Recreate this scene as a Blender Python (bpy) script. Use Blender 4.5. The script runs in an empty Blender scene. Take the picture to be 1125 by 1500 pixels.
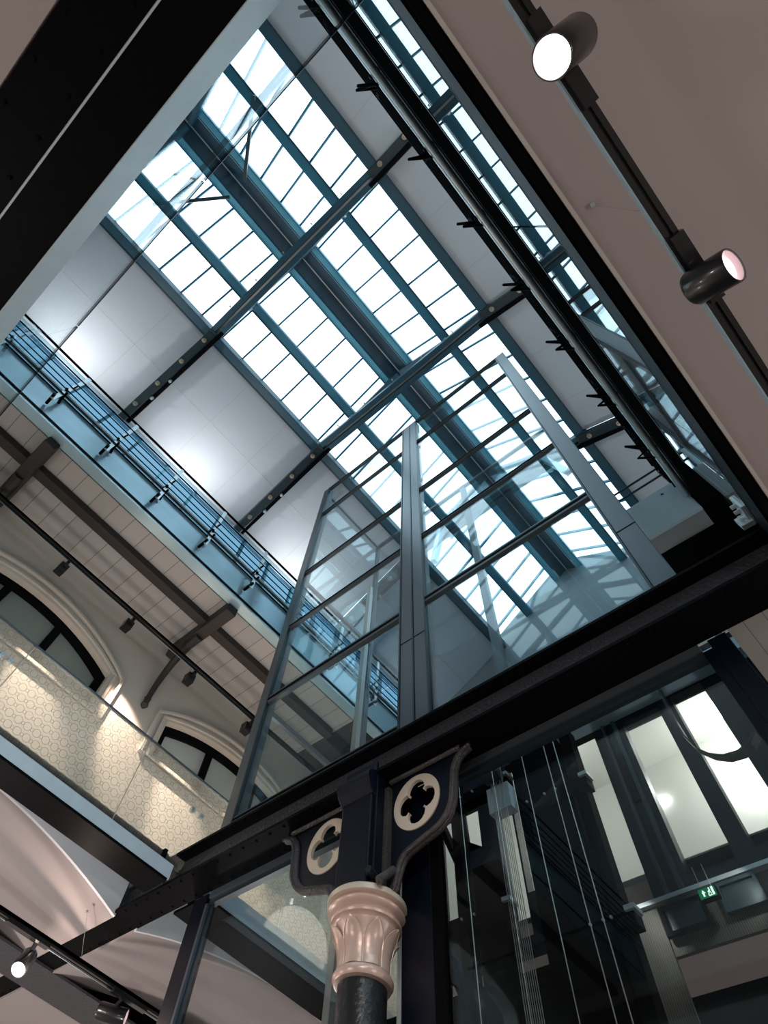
import bpy, bmesh, math, random
from mathutils import Vector, Matrix
random.seed(7)
scn = bpy.context.scene
COL = scn.collection
CH = 1.5            # camera height; z = CH + height above the eye
PI = math.pi

# ------------------------------------------------------------------ materials
def nodes(name):
    m = bpy.data.materials.new(name); m.use_nodes = True
    nt = m.node_tree; nt.nodes.clear()
    return m, nt, nt.nodes.new('ShaderNodeOutputMaterial')

def mat(name, col, rough=.5, metal=0., noise=0., nscale=8., bump=0., spec=.5, coat=0.):
    m, nt, out = nodes(name)
    b = nt.nodes.new('ShaderNodeBsdfPrincipled')
    b.inputs['Base Color'].default_value = (*col, 1)
    b.inputs['Roughness'].default_value = rough
    b.inputs['Metallic'].default_value = metal
    b.inputs['Specular IOR Level'].default_value = spec
    b.inputs['Coat Weight'].default_value = coat
    nt.links.new(b.outputs[0], out.inputs[0])
    if noise or bump:
        tc = nt.nodes.new('ShaderNodeTexCoord'); n = nt.nodes.new('ShaderNodeTexNoise')
        n.inputs['Scale'].default_value = nscale; n.inputs['Detail'].default_value = 5
        nt.links.new(tc.outputs['Object'], n.inputs['Vector'])
        if noise:
            r = nt.nodes.new('ShaderNodeMapRange')
            r.inputs[3].default_value = 1 - noise; r.inputs[4].default_value = 1 + noise
            nt.links.new(n.outputs['Fac'], r.inputs[0])
            mx = nt.nodes.new('ShaderNodeVectorMath'); mx.operation = 'SCALE'
            mx.inputs[0].default_value = col
            nt.links.new(r.outputs[0], mx.inputs['Scale']); nt.links.new(mx.outputs[0], b.inputs['Base Color'])
        if bump:
            bp = nt.nodes.new('ShaderNodeBump'); bp.inputs['Strength'].default_value = bump
            bp.inputs['Distance'].default_value = .01
            nt.links.new(n.outputs['Fac'], bp.inputs['Height']); nt.links.new(bp.outputs[0], b.inputs['Normal'])
    return m

def schlick(nt, refl=1.):
    lw = nt.nodes.new('ShaderNodeLayerWeight'); lw.inputs[0].default_value = .5
    p = nt.nodes.new('ShaderNodeMath'); p.operation = 'POWER'; p.inputs[1].default_value = 5
    a = nt.nodes.new('ShaderNodeMath'); a.operation = 'MULTIPLY_ADD'; a.inputs[1].default_value = .96*refl; a.inputs[2].default_value = .04*refl; a.use_clamp = True
    nt.links.new(lw.outputs['Facing'], p.inputs[0]); nt.links.new(p.outputs[0], a.inputs[0]); return a

def mat_glass(name, tint=(.9, .95, .96), rough=0., refl=1.0, haze=0.):
    m, nt, out = nodes(name)
    t = nt.nodes.new('ShaderNodeBsdfTransparent'); t.inputs[0].default_value = (*tint, 1)
    g = nt.nodes.new('ShaderNodeBsdfGlossy'); g.inputs['Roughness'].default_value = rough
    k = schlick(nt, refl)
    mx = nt.nodes.new('ShaderNodeMixShader')
    L = nt.links.new
    L(k.outputs[0], mx.inputs[0]); L(t.outputs[0], mx.inputs[1]); L(g.outputs[0], mx.inputs[2])
    src = mx
    if haze:
        d = nt.nodes.new('ShaderNodeBsdfDiffuse'); d.inputs[0].default_value = (.7, .78, .8, 1)
        h = nt.nodes.new('ShaderNodeMixShader'); h.inputs[0].default_value = haze
        L(mx.outputs[0], h.inputs[1]); L(d.outputs[0], h.inputs[2]); src = h
    L(src.outputs[0], out.inputs[0])
    return m

def mat_emit(name, col, s):
    m, nt, out = nodes(name)
    e = nt.nodes.new('ShaderNodeEmission'); e.inputs[0].default_value = (*col, 1); e.inputs[1].default_value = s
    nt.links.new(e.outputs[0], out.inputs[0]); return m

def mat_boards(name, col, step, axis=0, line=.35, w=.035):
    """painted boards: thin dark joints across one object axis"""
    m, nt, out = nodes(name); L = nt.links.new
    b = nt.nodes.new('ShaderNodeBsdfPrincipled'); b.inputs['Roughness'].default_value = .55
    tc = nt.nodes.new('ShaderNodeTexCoord'); s = nt.nodes.new('ShaderNodeSeparateXYZ'); L(tc.outputs['Object'], s.inputs[0])
    d = nt.nodes.new('ShaderNodeMath'); d.operation = 'DIVIDE'; d.inputs[1].default_value = step; L(s.outputs[axis], d.inputs[0])
    fr = nt.nodes.new('ShaderNodeMath'); fr.operation = 'FRACT'; L(d.outputs[0], fr.inputs[0])
    lt = nt.nodes.new('ShaderNodeMath'); lt.operation = 'LESS_THAN'; lt.inputs[1].default_value = w; L(fr.outputs[0], lt.inputs[0])
    fl = nt.nodes.new('ShaderNodeMath'); fl.operation = 'FLOOR'; L(d.outputs[0], fl.inputs[0])
    wn = nt.nodes.new('ShaderNodeTexWhiteNoise'); wn.noise_dimensions = '1D'; L(fl.outputs[0], wn.inputs['W'])
    nz = nt.nodes.new('ShaderNodeTexNoise'); nz.inputs['Scale'].default_value = 3; L(tc.outputs['Object'], nz.inputs['Vector'])
    ad = nt.nodes.new('ShaderNodeMath'); ad.operation = 'ADD'; L(wn.outputs[0], ad.inputs[0]); L(nz.outputs[0], ad.inputs[1])
    mr = nt.nodes.new('ShaderNodeMapRange'); mr.inputs[2].default_value = 2; mr.inputs[3].default_value = .88; mr.inputs[4].default_value = 1.1; L(ad.outputs[0], mr.inputs[0])
    sc = nt.nodes.new('ShaderNodeVectorMath'); sc.operation = 'SCALE'; sc.inputs[0].default_value = col; L(mr.outputs[0], sc.inputs['Scale'])
    mx = nt.nodes.new('ShaderNodeMix'); mx.data_type = 'RGBA'
    L(lt.outputs[0], mx.inputs[0]); L(sc.outputs[0], mx.inputs[6]); mx.inputs[7].default_value = (*[c * line for c in col], 1)
    L(mx.outputs[2], b.inputs['Base Color']); L(b.outputs[0], out.inputs[0])
    return m

def ring_mask(nt, u, v, px, py, ox, oy, r, w):
    """distance to lattice point -> ring line mask (0/1)"""
    L = nt.links.new
    def M(op, a, b=None):
        n = nt.nodes.new('ShaderNodeMath'); n.operation = op
        for i, q in enumerate((a, b)):
            if q is None: continue
            if isinstance(q, (int, float)): n.inputs[i].default_value = q
            else: L(q, n.inputs[i])
        return n.outputs[0]
    def cell(c, p, o):
        a = M('ADD', M('DIVIDE', c, p), o); f = M('FRACT', a)
        return M('MULTIPLY', M('SUBTRACT', f, .5), p)
    a, b = cell(u, px, ox), cell(v, py, oy)
    d = M('SQRT', M('ADD', M('MULTIPLY', a, a), M('MULTIPLY', b, b)))
    return M('LESS_THAN', M('ABSOLUTE', M('SUBTRACT', d, r)), w), M

def mat_pattern_glass(name):
    """clear glass with a fine printed lattice of linked ovals and a light frit veil"""
    m, nt, out = nodes(name); L = nt.links.new
    tc = nt.nodes.new('ShaderNodeTexCoord'); s = nt.nodes.new('ShaderNodeSeparateXYZ'); L(tc.outputs['Object'], s.inputs[0])
    u, v = s.outputs[0], s.outputs[2]
    p = .085; q = p * 1.732
    m1, M = ring_mask(nt, u, v, p, q, 0, 0, .031, .0017)
    m2, M = ring_mask(nt, u, v, p, q, .5, .5, .031, .0017)
    m3, M = ring_mask(nt, u, v, p, q, .0, .5, .014, .0015)
    m4, M = ring_mask(nt, u, v, p, q, .5, .0, .014, .0015)
    msk = M('MAXIMUM', M('MAXIMUM', m1, m2), M('MAXIMUM', m3, m4))
    t = nt.nodes.new('ShaderNodeBsdfTransparent'); t.inputs[0].default_value = (.88, .9, .86, 1)
    g = nt.nodes.new('ShaderNodeBsdfGlossy'); g.inputs['Roughness'].default_value = .02
    f = schlick(nt, .8)
    mx = nt.nodes.new('ShaderNodeMixShader'); L(f.outputs[0], mx.inputs[0]); L(t.outputs[0], mx.inputs[1]); L(g.outputs[0], mx.inputs[2])
    d = nt.nodes.new('ShaderNodeBsdfDiffuse'); d.inputs[0].default_value = (.6, .57, .5, 1)
    tl = nt.nodes.new('ShaderNodeBsdfTranslucent'); tl.inputs[0].default_value = (.75, .7, .6, 1)
    veil = nt.nodes.new('ShaderNodeMixShader'); veil.inputs[0].default_value = .6; L(d.outputs[0], veil.inputs[1]); L(tl.outputs[0], veil.inputs[2])
    v1 = nt.nodes.new('ShaderNodeMixShader'); v1.inputs[0].default_value = .34; L(mx.outputs[0], v1.inputs[1]); L(veil.outputs[0], v1.inputs[2])
    ln = nt.nodes.new('ShaderNodeBsdfDiffuse'); ln.inputs[0].default_value = (.10, .092, .085, 1)
    k = M('MULTIPLY', msk, .7)
    v2 = nt.nodes.new('ShaderNodeMixShader'); L(k, v2.inputs[0]); L(v1.outputs[0], v2.inputs[1]); L(ln.outputs[0], v2.inputs[2])
    L(v2.outputs[0], out.inputs[0])
    return m

M_ = dict(
    black=mat('black_steel', (.0035, .0035, .0045), .5, spec=.04, noise=.3, nscale=20, bump=.15),
    blackrough=mat('pitted_black_steel', (.055, .055, .065), .4, noise=.4, nscale=45, bump=.9, spec=.35),
    navy=mat('navy_steel', (.003, .005, .013), .38, spec=.25),
    frame=mat('tower_frame', (.10, .125, .145), .32, metal=.35),
    teal=mat('roof_steel', (.025, .16, .24), .5),
    tealmid=mat('lower_roof_steel', (.012, .065, .10), .5),
    tealdark=mat('ridge_boards', (.003, .035, .06), .5, noise=.2),
    tealight=mat('ridge_frame', (.12, .40, .52), .5),  # lighter teal: sky falling on the head frames put into the colour
    chord=mat('truss_steel', (.03, .05, .06), .35, metal=.3),
    bolt=mat('bolt_metal', (.35, .29, .22), .4, metal=.6),
    zinc=mat('zinc_bracket', (.55, .62, .65), .35, metal=.7),
    girder=mat('painted_girder', (.42, .60, .70), .26, metal=.35, noise=.15, nscale=3, bump=.12),
    fascia=mat('fascia_paint', (.58, .68, .73), .5, noise=.08, nscale=12),
    white=mat('white_panel', (.46, .52, .57), .7, noise=.02),
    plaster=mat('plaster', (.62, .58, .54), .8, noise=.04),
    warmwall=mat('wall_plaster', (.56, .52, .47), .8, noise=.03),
    mauve=mat('mauve_ceiling', (.40, .35, .34), .9, noise=.03, nscale=2),
    roomwhite=mat('room_white', (.74, .75, .70), .8),
    floorm=mat('floor_stone', (.32, .30, .28), .5, noise=.1),
    joint=mat('panel_joint', (.42, .45, .48), .8),
    timber=mat('dark_timber', (.03, .026, .024), .6, noise=.3, nscale=20, bump=.3),
    boards=mat_boards('soffit_boards', (.46, .44, .43), .26, 0),
    boards2=mat_boards('ceiling_boards', (.42, .41, .38), .10, 1),
    copper=mat('rose_gold_paint', (.74, .54, .46), .32, metal=.25, noise=.08, nscale=14, bump=.2),
    copperdark=mat('rose_gold_vein', (.80, .62, .50), .3, metal=.3),
    cream=mat('cream_paint', (.62, .53, .43), .5, noise=.05, nscale=25),
    iron=mat('cast_iron', (.016, .017, .020), .3, noise=.3, nscale=30, bump=.5),
    ironshine=mat('beaded_iron', (.055, .05, .05), .3, noise=.4, nscale=60, bump=.9),
    glass=mat_glass('clear_glass', (.93, .97, .98), refl=1.0),
    tglass=mat_glass('tower_glass', (.92, .97, .98), refl=.9, haze=.01),
    lglass=mat_glass('screen_glass', (.92, .95, .96), refl=1.0),
    skyglass=mat_glass('roof_glass', (.97, .99, 1.0), rough=.2, refl=.4),
    pattern=mat_pattern_glass('printed_glass'),
    frost=mat('frosted_pane', (.20, .235, .22), .5),
    pale=mat('frosted_pane_pale', (.42, .47, .46), .5),
    track=mat('track_black', (.010, .010, .012), .3, coat=.3),
    lens=mat_emit('lamp_lens', (1, .97, .93), 14.0),
    lens2=mat_emit('lamp_lens_cool', (.95, .93, 1), 3.0),
    reflector=mat('pink_reflector', (.75, .52, .52), .3),
    steelrope=mat('steel_rope', (.55, .55, .52), .35, metal=.6),
    green=mat_emit('exit_green', (.01, .16, .07), .8),
    signwhite=mat_emit('exit_white', (.8, 1, .85), 1.2),
    lunette=mat('lunette_plaster', (.78, .79, .82), .8, noise=.03, nscale=14),
    copperlip=mat('cream_gold_lip', (.66, .58, .47), .35, metal=.15),
    dimglass=mat_glass('clerestory_glass', (.30, .40, .46), rough=.2, refl=.5),
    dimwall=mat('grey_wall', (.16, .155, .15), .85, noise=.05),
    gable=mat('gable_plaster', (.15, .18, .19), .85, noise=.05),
    mesh=mat_boards('woven_mesh', (.07, .066, .056), .014, 1, line=.3, w=.3),
)

# ------------------------------------------------------------------ geometry helpers
ORG = {}
class MB:
    def __init__(s): s.bm = bmesh.new(); s.smooth = False
    def box(s, x0, x1, y0, y1, z0, z1):
        return s.hexa([(x0,y0,z0),(x1,y0,z0),(x1,y1,z0),(x0,y1,z0),(x0,y0,z1),(x1,y0,z1),(x1,y1,z1),(x0,y1,z1)])
    def hexa(s, P):
        v = [s.bm.verts.new(p) for p in P]
        for f in ((3,2,1,0),(4,5,6,7),(0,1,5,4),(1,2,6,5),(2,3,7,6),(3,0,4,7)): s.bm.faces.new([v[i] for i in f])
        return s
    def bar(s, a, b, w, h, up=(0,0,1)):
        """box section w (side) x h (along up) from a to b"""
        a, b = Vector(a), Vector(b); d = (b - a).normalized(); up = Vector(up)
        sd = d.cross(up)
        if sd.length < 1e-5: sd = d.cross(Vector((1,0,0)))
        sd.normalize(); u = sd.cross(d).normalized(); sd *= w/2; u *= h/2
        return s.hexa([a-sd-u, a+sd-u, b+sd-u, b-sd-u, a-sd+u, a+sd+u, b+sd+u, b-sd+u])
    def tube(s, pts, r, n=10, caps=True, closed=False):
        pts = [Vector(p) for p in pts]; rings = []; N = len(pts)
        ref = None
        for i, p in enumerate(pts):
            if closed: d = pts[(i+1) % N] - pts[i-1]
            else: d = pts[min(i+1, N-1)] - pts[max(i-1, 0)]
            d.normalize()
            if ref is None:
                ref = Vector((0,0,1)) if abs(d.z) < .9 else Vector((1,0,0))
            sd = d.cross(ref).normalized(); u = sd.cross(d).normalized(); ref = u
            rr = r[i] if isinstance(r, (list, tuple)) else r
            rings.append([s.bm.verts.new(p + sd*math.cos(2*PI*k/n)*rr + u*math.sin(2*PI*k/n)*rr) for k in range(n)])
        for i in range(N if closed else N-1):
            A, B = rings[i], rings[(i+1) % N]
            for k in range(n): s.bm.faces.new((A[k], A[(k+1)%n], B[(k+1)%n], B[k]))
        if caps and not closed:
            s.bm.faces.new(rings[0][::-1]); s.bm.faces.new(rings[-1])
        return s
    def lathe(s, prof, cx, cy, n=48, caps=True):
        rings = [[s.bm.verts.new((cx + r*math.cos(2*PI*k/n), cy + r*math.sin(2*PI*k/n), z)) for k in range(n)] for r, z in prof]
        for A, B in zip(rings, rings[1:]):
            for k in range(n): s.bm.faces.new((A[k], A[(k+1)%n], B[(k+1)%n], B[k]))
        if caps: s.bm.faces.new(rings[0][::-1]); s.bm.faces.new(rings[-1])
        return s
    def plate(s, outline, holes, axis, v0, v1):
        """2-D outline (+holes) extruded along an axis. axis 'x': pts (y,z); 'y': (x,z); 'z': (x,y)"""
        def P(p, v): return (v, p[0], p[1]) if axis == 'x' else ((p[0], v, p[1]) if axis == 'y' else (p[0], p[1], v))
        tb = bmesh.new()
        edges = []
        for loop in [outline] + holes:
            vs = [tb.verts.new(P(p, v0)) for p in loop]
            for i in range(len(vs)): edges.append(tb.edges.new((vs[i], vs[(i+1) % len(vs)])))
        r = bmesh.ops.triangle_fill(tb, edges=edges, use_beauty=True, use_dissolve=False)
        fs = [f for f in r['geom'] if isinstance(f, bmesh.types.BMFace)]
        e = bmesh.ops.extrude_face_region(tb, geom=fs)
        dv = Vector(P((0,0), v1)) - Vector(P((0,0), v0))
        bmesh.ops.translate(tb, vec=dv, verts=[v for v in e['geom'] if isinstance(v, bmesh.types.BMVert)])
        me = bpy.data.meshes.new('t'); tb.to_mesh(me); tb.free(); s.bm.from_mesh(me); bpy.data.meshes.remove(me)
        return s
    def quad(s, *P):
        s.bm.faces.new([s.bm.verts.new(p) for p in P]); return s
    def build(s, name, m, parent=None, smooth=False, bevel=0., kind=None, label=None):
        bmesh.ops.recalc_face_normals(s.bm, faces=s.bm.faces)
        if parent is not None: o0 = ORG[parent.name]
        else:
            lo = Vector([min(v.co[i] for v in s.bm.verts) for i in range(3)]); hi = Vector([max(v.co[i] for v in s.bm.verts) for i in range(3)])
            o0 = Vector(((lo.x+hi.x)/2, (lo.y+hi.y)/2, lo.z))
        bmesh.ops.translate(s.bm, vec=-o0, verts=s.bm.verts)
        me = bpy.data.meshes.new(name); s.bm.to_mesh(me); s.bm.free()
        me.materials.append(m)
        if smooth:
            for p in me.polygons: p.use_smooth = True
            me.set_sharp_from_angle(angle=math.radians(38))
        o = bpy.data.objects.new(name, me); COL.objects.link(o)
        if parent is not None: o.parent = parent
        else: o.location = o0
        ORG[o.name] = o0
        if bevel:
            md = o.modifiers.new('bevel', 'BEVEL'); md.width = bevel; md.segments = 2; md.limit_method = 'ANGLE'
        if kind: o['kind'] = kind
        if label: o['label'] = label
        return o

def thing(name, label, cat, loc, group=None):
    o = bpy.data.objects.new(name, None); COL.objects.link(o); o.location = loc; o.empty_display_size = .1
    ORG[o.name] = Vector(loc); o['label'] = label; o['category'] = cat; o['kind'] = 'thing'
    if group: o['group'] = group
    return o
def tag(o, label, cat, group=None):
    o['label'] = label; o['category'] = cat; o['kind'] = 'thing'
    if group: o['group'] = group
    return o
def struct(name, mb, m, **k): return mb.build(name, m, kind='structure', **k)
def copy_tree(o, parent=None):
    c = o.copy(); COL.objects.link(c)
    if parent is not None: c.parent = parent
    for ch in o.children: copy_tree(ch, c)
    return c

# ================================================================== LEVELS
ZB = CH + 2.6       # underside of the first floor beams (4.1)
ZR = 4.35           # first floor level
XC, YC = 2.445, 2.264   # iron column
XB0, XB1 = 2.322, 2.570 # riveted beam flange

# ------------------------------------------------------------------ setting, ground floor
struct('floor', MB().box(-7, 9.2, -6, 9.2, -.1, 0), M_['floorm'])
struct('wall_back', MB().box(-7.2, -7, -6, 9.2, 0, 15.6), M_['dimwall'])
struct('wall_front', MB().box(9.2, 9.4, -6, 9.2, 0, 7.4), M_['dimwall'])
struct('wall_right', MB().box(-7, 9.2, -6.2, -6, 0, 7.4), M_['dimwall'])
struct('wall_left', MB().box(-7, 9.2, 9.2, 9.4, 0, 4.5), M_['plaster'])
# flat ceiling on the right, and beyond the near beam
struct('ceiling', MB().box(-6.99, 2.32, -5.99, -.535, ZB, ZB+.12), M_['mauve'])
struct('ceiling', MB().box(-7, -1.49, -.53, 9.2, ZB, ZB+.12), M_['mauve'])
struct('ceiling', MB().box(2.58, 4.3, -6, -.03, ZB+.06, ZB+.16), M_['boards2'])
struct('ceiling', MB().box(4.96, 5.43, -6, 1.91, ZB, ZB+.12), M_['mauve'])
struct('ceiling', MB().box(5.43, 9.2, -6, 4.0, ZB+.01, ZB+.12), M_['black'])

# vaulted plaster ceiling on the left: barrels springing from the beams
def vault(x0, x1, y0, y1, zs, zc, name='ceiling'):
    n = 28; c = (x0+x1)/2; hw = (x1-x0)/2; rise = zc-zs; R = (hw*hw + rise*rise)/(2*rise)
    def z(x): return zc - R + math.sqrt(max(R*R - (x-c)**2, 0))
    mb = MB()
    xs = [x0 + (x1-x0)*i/n for i in range(n+1)]
    for a, b in zip(xs, xs[1:]):
        mb.hexa([(a,y0,z(a)),(b,y0,z(b)),(b,y1,z(b)),(a,y1,z(a)),(a,y0,z(a)+.04),(b,y0,z(b)+.04),(b,y1,z(b)+.04),(a,y1,z(a)+.04)])
    struct(name, mb, M_['mauve'], smooth=True)
    # white lunette face between the vault and the edge beam
    top = zc + .12
    pts = [(x, z(x)) for x in xs] + [(x1, top), (x0, top)]
    struct('trim_1', MB().plate(pts, [], 'y', y0-.03, y0-.002), M_['lunette'])
vault(-1.20, 2.34, 4.90, 9.2, 4.08, 4.36)
vault(2.56, 6.2, 4.90, 9.2, 4.08, 4.36)
struct('ceiling', MB().box(-1.5, 2.34, 4.66, 4.9, 4.39, 4.45), M_['plaster'])
struct('ceiling', MB().box(2.56, 6.2, 4.66, 4.9, 4.39, 4.45), M_['plaster'])

# ------------------------------------------------------------------ riveted beams
def rivets(mb, p0, p1, step, r=.011):
    p0, p1 = Vector(p0), Vector(p1); n = int((p1-p0).length/step)
    for i in range(n+1):
        p = p0 + (p1-p0)*(i/n)
        rings = [(r, 0), (r*.85, -r*.5), (r*.4, -r*.8)]
        vs = [[mb.bm.verts.new((p.x + a*math.cos(k*PI/4), p.y + a*math.sin(k*PI/4), p.z + b)) for k in range(8)] for a, b in rings]
        for A, B in zip(vs, vs[1:]):
            for k in range(8): mb.bm.faces.new((A[k], A[(k+1)%8], B[(k+1)%8], B[k]))
        mb.bm.faces.new(vs[-1])

t = thing('riveted_beam', 'long black riveted steel beam crossing above the iron column, before the glass tower', 'beam', (XC, 2.3, ZB))
mb = MB().box(XB0, XB1, -3, 9.0, ZB, ZB+.022); rivets(mb, (XB0+.035, -3, ZB), (XB0+.035, 9, ZB), .135); rivets(mb, (XB1-.035, -2.93, ZB), (XB1-.035, 9, ZB), .135)
mb.build('bottom_flange', M_['black'], t)
MB().box(XC-.03, XC+.03, -3, 9.0, ZB+.022, ZB+.225).box(XB0+.05, XB1-.05, -3, 9.0, ZB+.022, ZB+.045).build('web', M_['blackrough'], t)
mb = MB().box(XB0, XB1, -3, 4.47, ZB+.225, ZB+.245); rivets(mb, (XB0+.03, -3, ZB+.225), (XB0+.03, 4.4, ZB+.225), .13, .009)
mb.build('top_flange', M_['black'], t)

# left edge beam (runs away along the void) in two lengths
def edge_beam(x0, x1, y0, y1, label, lit='black'):
    t = thing('steel_beam', label, 'beam', ((x0+x1)/2, (y0+y1)/2, ZB))
    MB().box(x0, x1, y0, y1, ZB, ZB+.02).build('bottom_flange', M_['black'], t)
    yc = (y0+y1)/2
    MB().box(x0, x1, yc-.03, yc+.03, ZB+.02, ZB+.24).build('web', M_[lit], t)
    return t
t = edge_beam(-7, XB0-.03, 4.19, 4.46, 'black steel edge beam under the patterned balustrade, ending against the riveted beam')
MB().box(XB0-.13, XB0-.1, 4.2, 4.45, ZB+.02, ZB+.2).box(XB0-.1, XB0-.004, 4.25, 4.27, ZB+.02, ZB+.2).build('end_cleat', M_['black'], t)
for k in range(3): MB().tube([(XB0-.13, 4.23+.09*k, ZB+.11), (XB0-.15, 4.23+.09*k, ZB+.11)], .014, 6).build('bolt', M_['black'], t)
edge_beam(XB1+.03, 9, 4.08, 4.46, 'black steel edge beam seen through the lower glass screen, far side of the riveted beam')
# twin beams on the near side of the void
for k, (a, b, lab) in enumerate(((-1.48, -1.222, 'wide black riveted beam beside the plain corner of ceiling, outer one of the twin beams'), (-1.208, -.985, 'wide black beam beside the pale void edge, inner one of the twin beams'))):
    t = thing('trimmer_beam', lab, 'beam', ((a+b)/2, 2, ZB), 'twin black beams along the void')
    mb = MB().box(a, b, -3, 9, ZB, ZB+.02)
    if k == 0: rivets(mb, (a+.035, -1, ZB), (a+.035, 6, ZB), .21); rivets(mb, (b-.05, -1, ZB), (b-.05, 6, ZB), .21)
    mb.build('bottom_flange', M_['black'], t)
    MB().box((a+b)/2-.03, (a+b)/2+.03, -3, 9, ZB+.02, ZB+.24).build('web', M_['black'], t)
tag(MB().box(-1.221, -1.209, -2.9, 8.9, ZB+.004, ZB+.014).build('sealant_line', M_['fascia']), 'thin pale rough line running between the twin black beams', 'sealant')
# right edge beam
edge_beam(-.98, XB0-.004, -.512, -.476, 'slim black steel edge between the pale void edge and the plain ceiling with spotlights')
t = thing('steel_beam', 'dark steel beam behind the small glaring spotlight in the bottom corner', 'beam', (2, 6.27, ZB-.02))
MB().box(-1.2, 9.1, 6.04, 6.5, ZB-.02, ZB).build('bottom_flange', M_['blackrough'], t)
MB().box(-1.2, 9.1, 6.24, 6.3, ZB, ZB+.3).build('web', M_['black'], t)

# fascias round the void
struct('trim_2', MB().box(-.99, 2.30, -.534, -.520, ZB-.01, ZB+.3), M_['plaster'])
struct('trim_3', MB().box(-.978, 2.30, -.508, -.478, ZB+.022, ZB+.27), M_['fascia'])
struct('trim_4', MB().box(-1.0, -.98, -.478, 4.19, ZB+.002, ZB+.25), M_['fascia'])
struct('trim_5', MB().box(-.98, 2.31, 4.192, 4.215, ZB+.022, ZB+.125), M_['fascia'])
struct('trim_6', MB().box(2.59, 9, 4.085, 4.11, ZB+.022, ZB+.16), M_['fascia'])
# first floor slabs
struct('floor', MB().box(-7, 9.1, 4.66, 5.88, ZR+.11, ZR+.13), M_['floorm'])
struct('floor', MB().box(-7, -1.01, -6, 4.2, ZR+.01, ZR+.05), M_['floorm'])
struct('floor', MB().box(-.98, 2.3, -6, -.52, ZR+.06, ZR+.1), M_['floorm'])

# ------------------------------------------------------------------ glass balustrades
def pane_x(name, x, y0, y1, z0, z1, m, label, group, th=.012):
    o = MB().box(x-th/2, x+th/2, y0, y1, z0, z1).build(name, m); return tag(o, label, 'glass panel', group)
def pane_y(name, y, x0, x1, z0, z1, m, label, group, th=.012):
    t = thing(name, label, 'glass panel', ((x0+x1)/2, y, z0), group)
    MB().box(x0, x1, y-th/2, y+th/2, z0, z1).build('glass', m, t)
    return t
GT = 5.22
for (a, b, lab) in ((-.47, .715, 'clear glass balustrade panel above the twin black beams, in the corner by the girder pipe'),
                    (.727, 1.99, 'clear glass balustrade panel above the twin beams, in front of the ridge'),
                    (2.002, 3.27, 'clear glass balustrade panel above the twin beams, in front of a white roof panel'),
                    (3.282, 4.18, 'clear glass balustrade panel above the twin beams, in front of the blue girder end')):
    t = thing('balustrade_glass', lab, 'glass panel', (-.99, (a+b)/2, 4.30), 'clear glass balustrade above the twin black beams')
    MB().box(-.996, -.984, a, b, 4.3, GT-.012).build('glass', M_['glass'], t)
    MB().box(-.998, -.982, a, b, GT-.012, GT).build('glass_edge', M_['navy'], t)
for (a, b, lab) in ((-.976, .40, 'clear glass balustrade panel beside the spotlight ceiling, at the top edge of the photo'),
                    (.412, 1.68, 'clear glass balustrade panel beside the spotlight ceiling, middle one with skylight reflections'),
                    (1.692, 2.30, 'clear glass balustrade panel beside the spotlight ceiling, ending at the riveted beam')):
    t = pane_y('balustrade_glass', -.47, a, b, 4.3, GT-.014, M_['glass'], lab, 'clear glass balustrade beside the spotlight ceiling')
    MB().box(a, b, -.479, -.461, GT-.014, GT).build('glass_edge', M_['navy'], t)
t = thing('glass_clamp', 'small steel bracket with bolts where the clear balustrade meets the riveted beam', 'bracket', (2.26, -.455, 4.42))
MB().box(2.2, 2.32, -.464, -.45, 4.40, 4.52).box(2.29, 2.32, -.464, -.40, 4.38, 4.46).build('plate', M_['zinc'], t)
for k in range(3): MB().tube([(2.22+.04*k, -.45, 4.46), (2.22+.04*k, -.42, 4.46)], .012, 8).build('bolt', M_['zinc'], t)

pg = 'patterned glass balustrade of the left balcony'
xs = [-3.43, -2.145, -.86, .42, 1.70, 2.98, 4.26, 5.54]
labs = ['far off left', 'left of frame', 'at the left edge, furthest from the lift tower', 'patterned glass panel with the large warm glow, left of the first upright joint',
        'patterned glass panel in front of the plaster pier between the arched windows', 'patterned glass panel ending at the riveted beam, with two small clamps',
        'patterned glass panel seen through the lower screen left of the iron column', '']
for i in range(2, 7):
    a, b = xs[i]+.006, xs[i+1]-.006
    lab = {2: 'patterned glass balustrade panel cut by the photo edge, with two small clamps', 3: 'patterned glass balustrade panel with a large warm glow and a dark pilaster shadow',
           4: 'patterned glass balustrade panel beside the riveted beam with a warm glow and two small clamps', 5: 'patterned glass panel seen through the lower glass screen beside the screen post',
           6: 'patterned glass panel seen through the lower screen just behind the copper capital'}[i]
    a0, b0 = (xs[i]+.006, xs[i+1]-.006)
    t = thing('patterned_glass_panel', lab, 'glass panel', ((a0+b0)/2, 4.24, ZB+.1), pg)
    MB().box(a0, b0, 4.236, 4.246, ZB+.126, 4.985).build('glass', M_['lglass'], t)
    MB().quad((a0, 4.234, ZB+.126), (b0, 4.234, ZB+.126), (b0, 4.234, 4.985), (a0, 4.234, 4.985)).build('printed_film', M_['pattern'], t)
    MB().box(a0-.004, b0+.004, 4.225, 4.255, 4.985, 5.0).build('top_rail', M_['frame'], t)
    MB().box(b0+.001, b0+.010, 4.236, 4.244, ZB+.13, 4.98).build('joint_strip', M_['cream'], t)
    if i in (3, 4, 5):
        for cx in ({3: (.27+.10, ), 4: (2.32, 2.42), 5: ()}[i] if i != 3 else ()):
            MB().box(cx-.018, cx+.018, 4.222, 4.258, 4.70, 4.735).build('clamp', M_['zinc'], t)
    if i == 2:
        for cx in (.27, .345): MB().box(cx-.018, cx+.018, 4.222, 4.258, 4.73, 4.765).build('clamp', M_['zinc'], t)

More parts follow.
